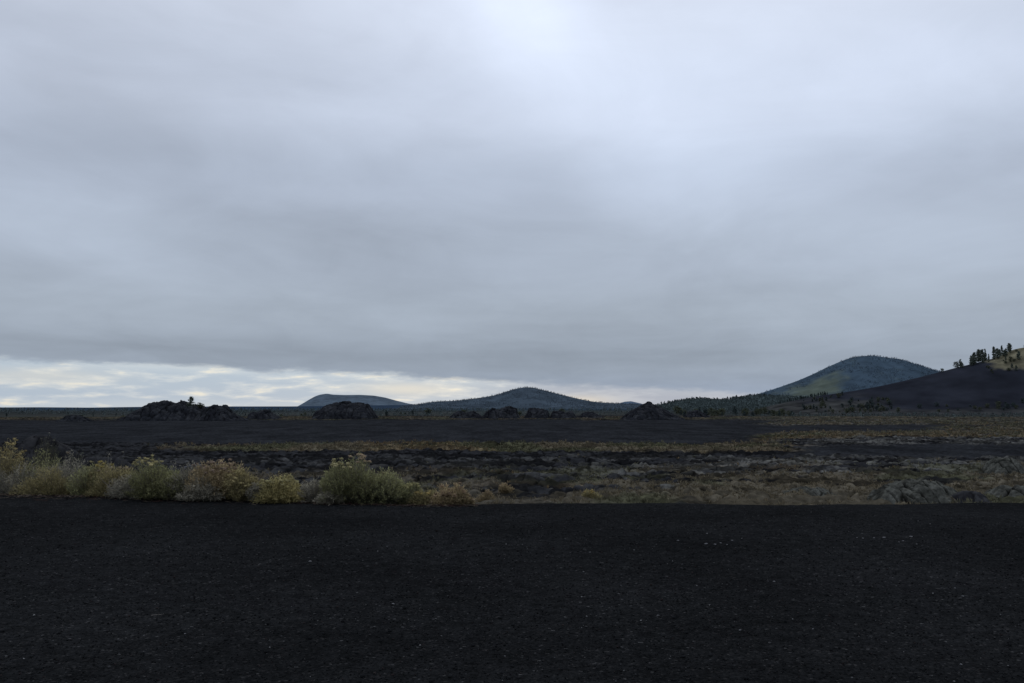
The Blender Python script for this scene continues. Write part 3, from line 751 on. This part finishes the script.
def proto(kind, seed, tint, tname):
    key = (kind, seed, tname)
    if key not in PROTO:
        Vt, Ft, (V, F, C) = tree_mesh(kind, seed, tint)
        a = mesh_np('trunk', Vt, Ft, M_BARK); b = mesh_np('crown', V, F, M_TREE, C=C)
        PROTO[key] = (a.data, b.data); bpy.data.objects.remove(a); bpy.data.objects.remove(b)
    return PROTO[key]
TINT = {'near': (.115, .135, .112), 'scrub': (.085, .095, .066), 'dusk': (.060, .078, .078), 'blue': (.072, .100, .130), 'far': (.072, .10, .13)}  # blue and far tints have the haze of distance painted in
def tree(loc, h, wd, kind, seed, tname, label, group, name='pine_tree', detail=True, cat='tree'):
    a, b = proto(kind, seed % 5, TINT[tname], tname)
    rz = rs.uniform(0, 6.28)
    root = empty(name, loc); root.scale = (h*wd, h*wd, h); root.rotation_euler.z = rz
    for nm, me in (('trunk', a), ('crown', b)):
        o = bpy.data.objects.new(nm, me); COL.objects.link(o); o.parent = root
    tag(root, label, cat, group)
    return root
def on_hill(key, px_, off=0.0):
    """crest point of a hill on the bearing px"""
    hz, Yd, s, xs, prof = HILLS[key]
    y = Yd+off*s; x = (px_-512)/856*y
    return x, y, float(hz(np.array([x]), np.array([y]))[0])

# the one on the outcrop
x, zb = at(190.8, 405.5, 233)
tree((x, 233, zb-.5), 3.0, 1.9, 'spire', 1, 'near', 'lone small spire shaped pine standing on top of the largest lava outcrop', None)
x, zb = at(200, 406, 233)
tree((x, 233, zb-.6), 1.5, 1.6, 'round', 2, 'scrub', 'stunted bushy pine right of the lone spire pine on the largest outcrop', None)

# crest of the black cone at the right
CT = [(943.6, 3.8, 1.1, 'round', 'small lone tree lowest on the skyline of the black cone'),
      (958.5, 6.6, 1.0, 'round', 'left one of the two touching trees alone on the black slope skyline'),
      (962.3, 7.6, .95, 'pine', 'right one of the two touching trees alone on the black slope skyline'),
      (973.0, 10.5, .8, 'pine', 'leftmost tree of the dense clump near the top of the black cone'),
      (976.5, 12.0, .9, 'pine', 'second tree from left in the dense clump on the black cone'),
      (981.0, 13.0, .85, 'pine', 'tallest tree in the middle of the dense clump on the black cone'),
      (984.5, 12.0, .9, 'pine', 'tree right of the tallest one in the dense clump on the black cone'),
      (987.5, 12.0, .7, 'spire', 'slender tree at the right end of the dense clump on the black cone'),
      (991, 7.5, .8, 'spire', 'short tree between the dense clump and the summit trees'),
      (996.5, 11.5, .75, 'pine', 'leftmost of the summit trees above the grassy patch'),
      (1000, 11.0, .9, 'pine', 'second from left of the summit trees above the grassy patch'),
      (1004.5, 9.5, .8, 'spire', 'spire shaped summit tree at the middle of the summit group'),
      (1008.5, 7.5, 1.0, 'pine', 'broader summit tree right of the spire shaped one'),
      (1012.5, 6, 1.0, 'pine', 'low tree at the right end of the summit group'),
      (1034, 6.5, .9, 'pine', 'tree beyond the right frame edge on the summit')]
for i in range(11):
    CT.append((rs.choice([rs.uniform(972, 990), rs.uniform(994, 1013), rs.uniform(955, 965)], p=[.5, .4, .1]), rs.uniform(4, 10), rs.uniform(1.0, 1.5), 'pine', 'bushy young tree filling in below the skyline trees of the black cone'))
for i, (px_, hp, wd, kd, lab) in enumerate(CT):
    x, y, z = on_hill('cone', px_, rs.uniform(-.12, .02))
    tree((x, y, z-.3), hp/FPX*y*1.05, wd, kd, i, 'near', lab, 'trees on the skyline of the black cone')
for i, (px_, hp, off, lab) in enumerate([(1021, 9, -.28, 'tree in front of the grassy patch at the right edge'), (1014, 5, -.36, 'small dark tree at the lower edge of the grassy patch'),
        (1008, 4, -.20, 'small tree on the grassy patch below the summit trees'), (1018, 6, -.42, 'dark tree below the grassy patch at the right edge')]):
    x, y, z = on_hill('cone', px_, off); tree((x, y, z-.2), hp/FPX*y, 1., 'pine', i+2, 'near', lab, 'trees on the grassy patch of the black cone')
for i in range(22):
    px_ = rs.uniform(986, 1030); x, y, z = on_hill('cone', px_, rs.uniform(-.45, -.05))
    tree((x, y, z-.2), rs.uniform(1.5, 3.6)/FPX*y, rs.uniform(1, 1.6), 'round', i, 'scrub', 'low bush dotted over the grassy top of the black cone', 'bushes on the grassy top of the cone', name='scrub_bush', cat='bush')
# row of small trees on the left flank of the cone
for i in range(24):
    px_ = 779+i*2.1+rs.uniform(-.6, .6)
    x, y, z = on_hill('cone', px_, .05)
    tree((x, y, z-.3), rs.uniform(2.2, 4.3)/FPX*y, rs.uniform(.9, 1.3), ['pine', 'spire'][i % 2], i, 'dusk',
         'small dark tree in the row along the low left shoulder of the black cone', 'row of trees on the left shoulder of the cone')
# scrub trees over the foot of the cone
for i in range(96):
    px_ = rs.uniform(806, 1032) if i % 3 == 0 else rs.uniform(800, 892)
    off = rs.uniform(-1.15, -.88) if px_ > 895 else rs.uniform(-1.0, -.5 if px_ > 845 else -.2)
    x, y, z = on_hill('cone', px_, off); z = max(z, -2.0)
    tree((x, y, z-.2), rs.uniform(2.2, 5.5)/FPX*y, rs.uniform(.9, 1.4), ['round', 'pine', 'round'][i % 3], i, ['scrub', 'dusk'][i % 2],
         'bushy scrub tree at the foot of the black cone', 'scrub trees at the foot of the black cone', name='scrub_tree')
# ridge right of centre: skyline trees
for i in range(40):
    px_ = 662+i*3.1+rs.uniform(-1.2, 1.2)
    x, y, z = on_hill('ridge', px_, rs.uniform(-.12, .05))
    tree((x, y, z-.6), rs.uniform(1.6, 4.2)/FPX*y, rs.uniform(.9, 1.4), ['pine', 'spire', 'round'][i % 3], i, 'dusk',
         'conifer on the skyline of the low wooded ridge right of centre', 'skyline trees of the low wooded ridge')
# right hill skyline
for i in range(30):
    px_ = 752+i*6.2+rs.uniform(-1.6, 1.6)
    x, y, z = on_hill('right', px_, rs.uniform(-.05, .05))
    tree((x, y, z-1), rs.uniform(.8, 1.5)*(1 if px_ < 800 or px_ > 880 else .7)/FPX*y, rs.uniform(.9, 1.5), ['pine', 'spire'][i % 2], i, 'blue',
         'tiny conifer on the skyline of the large blue cone at right', 'skyline trees of the large blue cone')
for i in range(36):
    px_ = 441+i*3.9+rs.uniform(-1.6, 1.6)
    if 516 < px_ < 545 and i % 2: continue
    x, y, z = on_hill('mid', px_, rs.uniform(-.05, .05))
    tree((x, y, z-1.2), rs.uniform(.8, 1.6)/FPX*y, rs.uniform(.9, 1.5), ['spire', 'pine'][i % 2], i, 'far',
         'tiny conifer on the skyline of the central blue hill', 'skyline trees of the central blue hill')
# scattered pines and junipers on the plain among the outcrops
pl = []
for i in range(86):
    if i < 22: px_ = rs.uniform(384, 620)
    elif i < 66: px_ = rs.uniform(676, 800)
    else: px_ = rs.uniform(0, 320)
    Yd = rs.uniform(300, 520); x = (px_-512)/856*Yd
    hp = rs.uniform(3.5, 9) if px_ > 676 else rs.uniform(2.5, 6.5)
    if px_ < 320: hp = rs.uniform(1.8, 4.5)
    tree((x, Yd, -2.2), hp/FPX*Yd, rs.uniform(.9, 1.5), ['round', 'pine', 'round', 'spire'][i % 4], i, ['scrub', 'dusk'][i % 2],
         'small dark tree on the plain %s' % ('left of the largest lava outcrops or among them' if px_ < 320 else 'among the outcrops below the central hill' if px_ < 640 else 'right of the pointed lava mound, below the ridge'),
         'scattered trees on the plain, ' + ('left' if px_ < 320 else 'centre' if px_ < 640 else 'right'), name='scrub_tree')

# far woods that read as one mass, distance haze painted into their tints
def wood(name, pts, sizes, tint, label, per=26, flatn=.8):
    n = len(pts); k = n*per
    B = np.repeat(pts, per, 0); S = np.repeat(sizes, per)[:, None]
    u = rs.rand(k, 1); rad_ = (1-u)*.34+.05
    a = rs.uniform(0, 6.28, (k, 1))
    P = B+np.concatenate([np.cos(a)*rad_*S, np.sin(a)*rad_*S, u*S*.95], 1)
    d1 = rs.normal(0, 1, (k, 3)); d1 /= np.linalg.norm(d1, axis=1)[:, None]
    d2 = np.cross(d1, rs.normal(0, 1, (k, 3))); d2 /= np.linalg.norm(d2, axis=1)[:, None]
    s = S*.16
    V = np.stack([P-d1*s, P+d2*s*.7, P+d1*s, P-d2*s*.7], 1).reshape(-1, 3)
    C = np.array(tint)*np.repeat(rs.uniform(.55, 1.5, (n, 1)), per, 0)*rs.uniform(.75, 1.25, (k, 1))
    o = mesh_np(name, V, np.arange(k*4).reshape(-1, 4), M_TREE, C=np.repeat(C, 4, 0))
    return tag(o, label, 'trees', kind='stuff')
def on_slope(key, n, o0, o1, lo, hi, pxr=None, thin=None):
    hz, Yd, s, xs, prof = HILLS[key]
    y = Yd+rs.uniform(o0, o1, n)*s
    px_ = rs.uniform(*(pxr or (prof[0][0], prof[-1][0])), n); x = (px_-512)/856*y
    z = hz(x, y)
    py_ = 408-853*(z-EYE)/y
    k = z > -3
    if thin is not None: k &= thin(px_, py_, x, y)
    return np.stack([x, y, z-.3], -1)[k], rs.uniform(lo, hi, k.sum())
p_, s_ = on_slope('ridge', 5200, -1.25, .0, 2.0, 4.6, (640, 850)); wood('ridge_wood', p_, s_, (.088, .112, .112), 'dark green wood covering the low ridge')
th = lambda a, b, x, y: (fbm(x/60, y/60, 3, 96) < .56) & (np.exp(-((a-826-(388-b)*.9)/19)**2-((b-385)/13)**2) < .35)
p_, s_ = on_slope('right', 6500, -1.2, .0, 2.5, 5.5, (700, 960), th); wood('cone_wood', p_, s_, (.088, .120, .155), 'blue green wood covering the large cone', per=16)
th = lambda a, b, x, y: fbm(x/80, y/80, 3, 97) < .6
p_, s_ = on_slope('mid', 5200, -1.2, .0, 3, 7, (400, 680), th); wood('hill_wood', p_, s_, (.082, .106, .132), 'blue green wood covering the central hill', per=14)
# brush over the plain
n = 9000; r = np.exp(rs.uniform(math.log(330), math.log(3000), n)); a = rs.uniform(-R(36), R(36), n)
x, y = r*np.sin(a), r*np.cos(a); kk = fbm(x/90, y/90, 3, 101) > .42; x, y, r = x[kk], y[kk], r[kk]
wood('plain_brush', np.stack([x, y, np.full(len(x), -2.1)], -1), rs.uniform(.8, 2.6, len(x))*np.clip(r/700, .8, 2), (.075, .092, .092), 'dark brush spread over the distant plain', per=14)

# ------------------------------------------------------------------ sky
w = bpy.data.worlds.new('World'); scene.world = w; w.use_nodes = True
nt = w.node_tree; N = nt.nodes; L = nt.links; N.clear()
def val(v):
    if isinstance(v, (int, float)):
        n = N.new('ShaderNodeValue'); n.outputs[0].default_value = v; return n.outputs[0]
    return v
def mth(op, a, b=None, c=None, clamp=False):
    n = N.new('ShaderNodeMath'); n.operation = op; n.use_clamp = clamp
    for i, q in enumerate((a, b, c)):
        if q is None: continue
        if isinstance(q, (int, float)): n.inputs[i].default_value = q
        else: L.new(q, n.inputs[i])
    return n.outputs[0]
def maprange(v, a, b, c, d, smooth=True):
    n = N.new('ShaderNodeMapRange'); n.interpolation_type = 'SMOOTHSTEP' if smooth else 'LINEAR'
    L.new(v, n.inputs['Value'])
    for k, q in zip(('From Min', 'From Max', 'To Min', 'To Max'), (a, b, c, d)): n.inputs[k].default_value = q
    return n.outputs['Result']
def vec(a, b, c):
    n = N.new('ShaderNodeCombineXYZ')
    for i, q in enumerate((a, b, c)):
        if isinstance(q, (int, float)): n.inputs[i].default_value = q
        else: L.new(q, n.inputs[i])
    return n.outputs[0]
def noise(v, scale=1, detail=5, rough=.55, dist=0):
    n = N.new('ShaderNodeTexNoise'); n.inputs['Scale'].default_value = scale; n.inputs['Detail'].default_value = detail
    n.inputs['Roughness'].default_value = rough; n.inputs['Distortion'].default_value = dist
    L.new(v, n.inputs['Vector']); return n.outputs['Fac']
def mixc(f, a, b):
    n = N.new('ShaderNodeMix'); n.data_type = 'RGBA'
    if isinstance(f, (int, float)): n.inputs[0].default_value = f
    else: L.new(f, n.inputs[0])
    for i, q in ((6, a), (7, b)):
        if isinstance(q, tuple): n.inputs[i].default_value = (*q, 1)
        else: L.new(q, n.inputs[i])
    return n.outputs[2]
def gauss(az, el, a0, e0, sa, se, amp):
    u = mth('DIVIDE', mth('SUBTRACT', az, a0), sa); v_ = mth('DIVIDE', mth('SUBTRACT', el, e0), se)
    q = mth('ADD', mth('MULTIPLY', u, u), mth('MULTIPLY', v_, v_))
    return mth('MULTIPLY', mth('EXPONENT', mth('MULTIPLY', q, -1)), amp)
tc = N.new('ShaderNodeTexCoord'); sp = N.new('ShaderNodeSeparateXYZ'); L.new(tc.outputs['Generated'], sp.inputs[0])
az = mth('MULTIPLY', mth('ARCTAN2', sp.outputs[0], sp.outputs[1]), 57.2958)
el = mth('MULTIPLY', mth('ARCSINE', sp.outputs[2]), 57.2958)
# seamless coordinates for soft cloud noise
big = noise(vec(mth('MULTIPLY', sp.outputs[0], 2.2), mth('MULTIPLY', sp.outputs[1], 2.2), mth('MULTIPLY', sp.outputs[2], 6.0)), 1, 3, .5, .3)
soft = noise(vec(mth('MULTIPLY', sp.outputs[0], 3.5), mth('MULTIPLY', sp.outputs[1], 3.5), mth('MULTIPLY', sp.outputs[2], 11.0)), 1, 6, .6, .6)
streak = noise(vec(mth('MULTIPLY', sp.outputs[0], 4), mth('MULTIPLY', sp.outputs[1], 4), mth('MULTIPLY', sp.outputs[2], 55.0)), 1, 5, .5, .3)
ramp = N.new('ShaderNodeValToRGB'); ramp.color_ramp.interpolation = 'EASE'
L.new(mth('DIVIDE', el, 90, clamp=True), ramp.inputs[0])
e = ramp.color_ramp.elements
def g3(v): return (v[0], v[1], v[2], 1)
def s2l(r, g, b): return tuple(((q/255+.055)/1.055)**2.4 if q > 10 else q/3294.6 for q in (r, g, b))
stops = [(0, s2l(151, 163, 182)), (3, s2l(156, 167, 181)), (6, s2l(166, 177, 191)), (10, s2l(170, 181, 197)), (15, s2l(178, 189, 207)), (20, s2l(194, 204, 222)), (26, s2l(202, 211, 228)), (45, s2l(206, 214, 228)), (90, s2l(192, 200, 213))]
e[0].position = 0; e[0].color = g3(stops[0][1]); e[1].position = 1; e[1].color = g3(stops[-1][1])
for d, c in stops[1:-1]: q = e.new(d/90); q.color = g3(c)
lum = mth('ADD', gauss(az, el, .8, 25.5, 6, 4.5, .30), gauss(az, el, 12.5, 16.5, 6, 3, .10))
for g_ in ((8, 21.5, 11, 6, .17), (-8, 25, 9, 5, .06), (26, 20, 14, 7, .20), (29, 9.5, 9, 3, .10), (-14, 12, 11, 4.5, -.15), (-30, 11, 8, 2.4, .17), (-28, 20, 9, 7, -.09), (2, 5.5, 22, 2.2, -.05), (15, 12, 7, 2.6, .07), (3, 15, 4, 4, -.05), (-24, 3.9, 16, .7, -.07), (-2, 3.2, 14, .7, -.06), (-20, 6.3, 12, 1.6, .05)):
    lum = mth('ADD', lum, gauss(az, el, *g_))
lum = mth('ADD', lum, mth('MULTIPLY', mth('SUBTRACT', big, .5), .34))
lum = mth('ADD', lum, mth('MULTIPLY', mth('SUBTRACT', soft, .5), .26))
inv = mth('DIVIDE', 1, mth('ADD', mth('MAXIMUM', sp.outputs[2], 0), .16))
roll = noise(vec(mth('MULTIPLY', mth('MULTIPLY', sp.outputs[0], inv), 1.9), mth('MULTIPLY', mth('MULTIPLY', sp.outputs[1], inv), 1.5), 5.2), 1, 6, .58, .5)
lum = mth('ADD', lum, mth('MULTIPLY', mth('SUBTRACT', roll, .5), .30))
lum = mth('ADD', lum, gauss(az, el, 8.5, 18.5, 4.2, 4.6, .10)); lum = mth('ADD', lum, gauss(az, el, 11.5, 13.5, 4, 2.2, .07))
stw = maprange(el, 3, 11, .22, .0)
lum = mth('ADD', lum, mth('MULTIPLY', mth('SUBTRACT', streak, .5), stw))
sc = N.new('ShaderNodeVectorMath'); sc.operation = 'SCALE'; L.new(ramp.outputs[0], sc.inputs[0]); L.new(mth('MAXIMUM', mth('ADD', lum, 1), .3), sc.inputs['Scale'])
cloud = sc.outputs[0]
# the clear strip under the cloud deck
edge = N.new('ShaderNodeValToRGB'); edge.color_ramp.interpolation = 'LINEAR'
L.new(mth('DIVIDE', mth('ADD', az, 180), 360, clamp=True), edge.inputs[0])
ee = edge.color_ramp.elements
est = [(-180, 0), (-70, 2.0), (-40, 3.0), (-31, 2.9), (-24, 2.75), (-18, 2.55), (-12, 2.45), (-4, 2.1), (2, 1.75), (8, 1.45), (15, 1.0), (20, .35), (28, 0), (180, 0)]
ee[0].position = 0; ee[0].color = (0, 0, 0, 1); ee[1].position = 1; ee[1].color = (0, 0, 0, 1)
for a_, v_ in est[1:-1]: q = ee.new((a_+180)/360); q.color = (v_/4, v_/4, v_/4, 1)
fray = noise(vec(mth('MULTIPLY', az, .26), mth('MULTIPLY', el, 1.1), 3.3), 1, 7, .62, .1)
ev = mth('ADD', mth('MULTIPLY', edge.outputs[0], 4), mth('MULTIPLY', mth('SUBTRACT', fray, .5), 1.15))
cover = maprange(mth('SUBTRACT', el, ev), -.34, .20, 0, 1)
wis = noise(vec(mth('MULTIPLY', az, .34), mth('MULTIPLY', el, 1.7), 8.1), 1, 6, .56, .1)
wisp = maprange(wis, .42, .66, 0, 1)
low = maprange(el, 0, .9, .55, 0); wisp = mth('MAXIMUM', wisp, low)
rim = mth('MULTIPLY', maprange(mth('SUBTRACT', ev, el), 0, .75, 1, 0), mth('MULTIPLY', maprange(fray, .40, .62, 0, 1), .9))
wisp = mth('MAXIMUM', wisp, rim)
bright = mixc(maprange(wis, .56, .72, 0, 1), s2l(205, 214, 222), s2l(238, 234, 222))
bright = mixc(maprange(az, -3, 5, 0, 1), bright, s2l(170, 183, 202))
bluegap = mixc(maprange(az, -6, 5, 0, 1), s2l(170, 189, 210), s2l(150, 166, 190))
gap = mixc(wisp, bluegap, bright)
spot = gauss(az, el, -7, 1.25, 3.2, .45, .5); spot = mth('ADD', spot, gauss(az, el, 4.5, .5, 2.2, .35, .5)); spot = mth('ADD', spot, gauss(az, el, -29, 1.9, 4, .5, .3))
gap = mixc(mth('MINIMUM', spot, 1.0), gap, s2l(250, 238, 214))
sky = N.new('ShaderNodeTexSky'); sky.sky_type = 'NISHITA'; sky.sun_disc = False
SUN_EL, SUN_AZ = R(38), R(4)
sky.sun_elevation = SUN_EL; sky.sun_rotation = SUN_AZ
bg0 = N.new('ShaderNodeBackground'); bg0.inputs[1].default_value = .08; L.new(sky.outputs[0], bg0.inputs[0])
bg1 = N.new('ShaderNodeBackground'); L.new(gap, bg1.inputs[0])
bg2 = N.new('ShaderNodeBackground'); L.new(cloud, bg2.inputs[0])
m1 = N.new('ShaderNodeMixShader'); m1.inputs[0].default_value = .85; L.new(bg0.outputs[0], m1.inputs[1]); L.new(bg1.outputs[0], m1.inputs[2])
m2 = N.new('ShaderNodeMixShader'); L.new(cover, m2.inputs[0]); L.new(m1.outputs[0], m2.inputs[1]); L.new(bg2.outputs[0], m2.inputs[2])
wo = N.new('ShaderNodeOutputWorld'); L.new(m2.outputs[0], wo.inputs['Surface'])

sd = bpy.data.lights.new('sun', 'SUN'); sd.energy = .6; sd.angle = R(18); sd.color = (1, .96, .9)
so = bpy.data.objects.new('sun', sd); COL.objects.link(so)
so.rotation_euler = (R(90)-SUN_EL, 0, math.pi-SUN_AZ)
so.rotation_euler = (-(R(90)-SUN_EL), 0, -SUN_AZ)

# ------------------------------------------------------------------ camera
cd = bpy.data.cameras.new('camera'); cd.sensor_width = 36; cd.lens = 30; cd.clip_start = .05; cd.clip_end = 100000
co = bpy.data.objects.new('camera', cd); COL.objects.link(co)
co.location = (0, 0, EYE); co.rotation_euler = (R(90)+PITCH, 0, 0)
scene.camera = co
scene.view_settings.view_transform = 'Standard'; scene.view_settings.look = 'None'; scene.view_settings.exposure = 0
scene.render.resolution_x = 1024; scene.render.resolution_y = 683
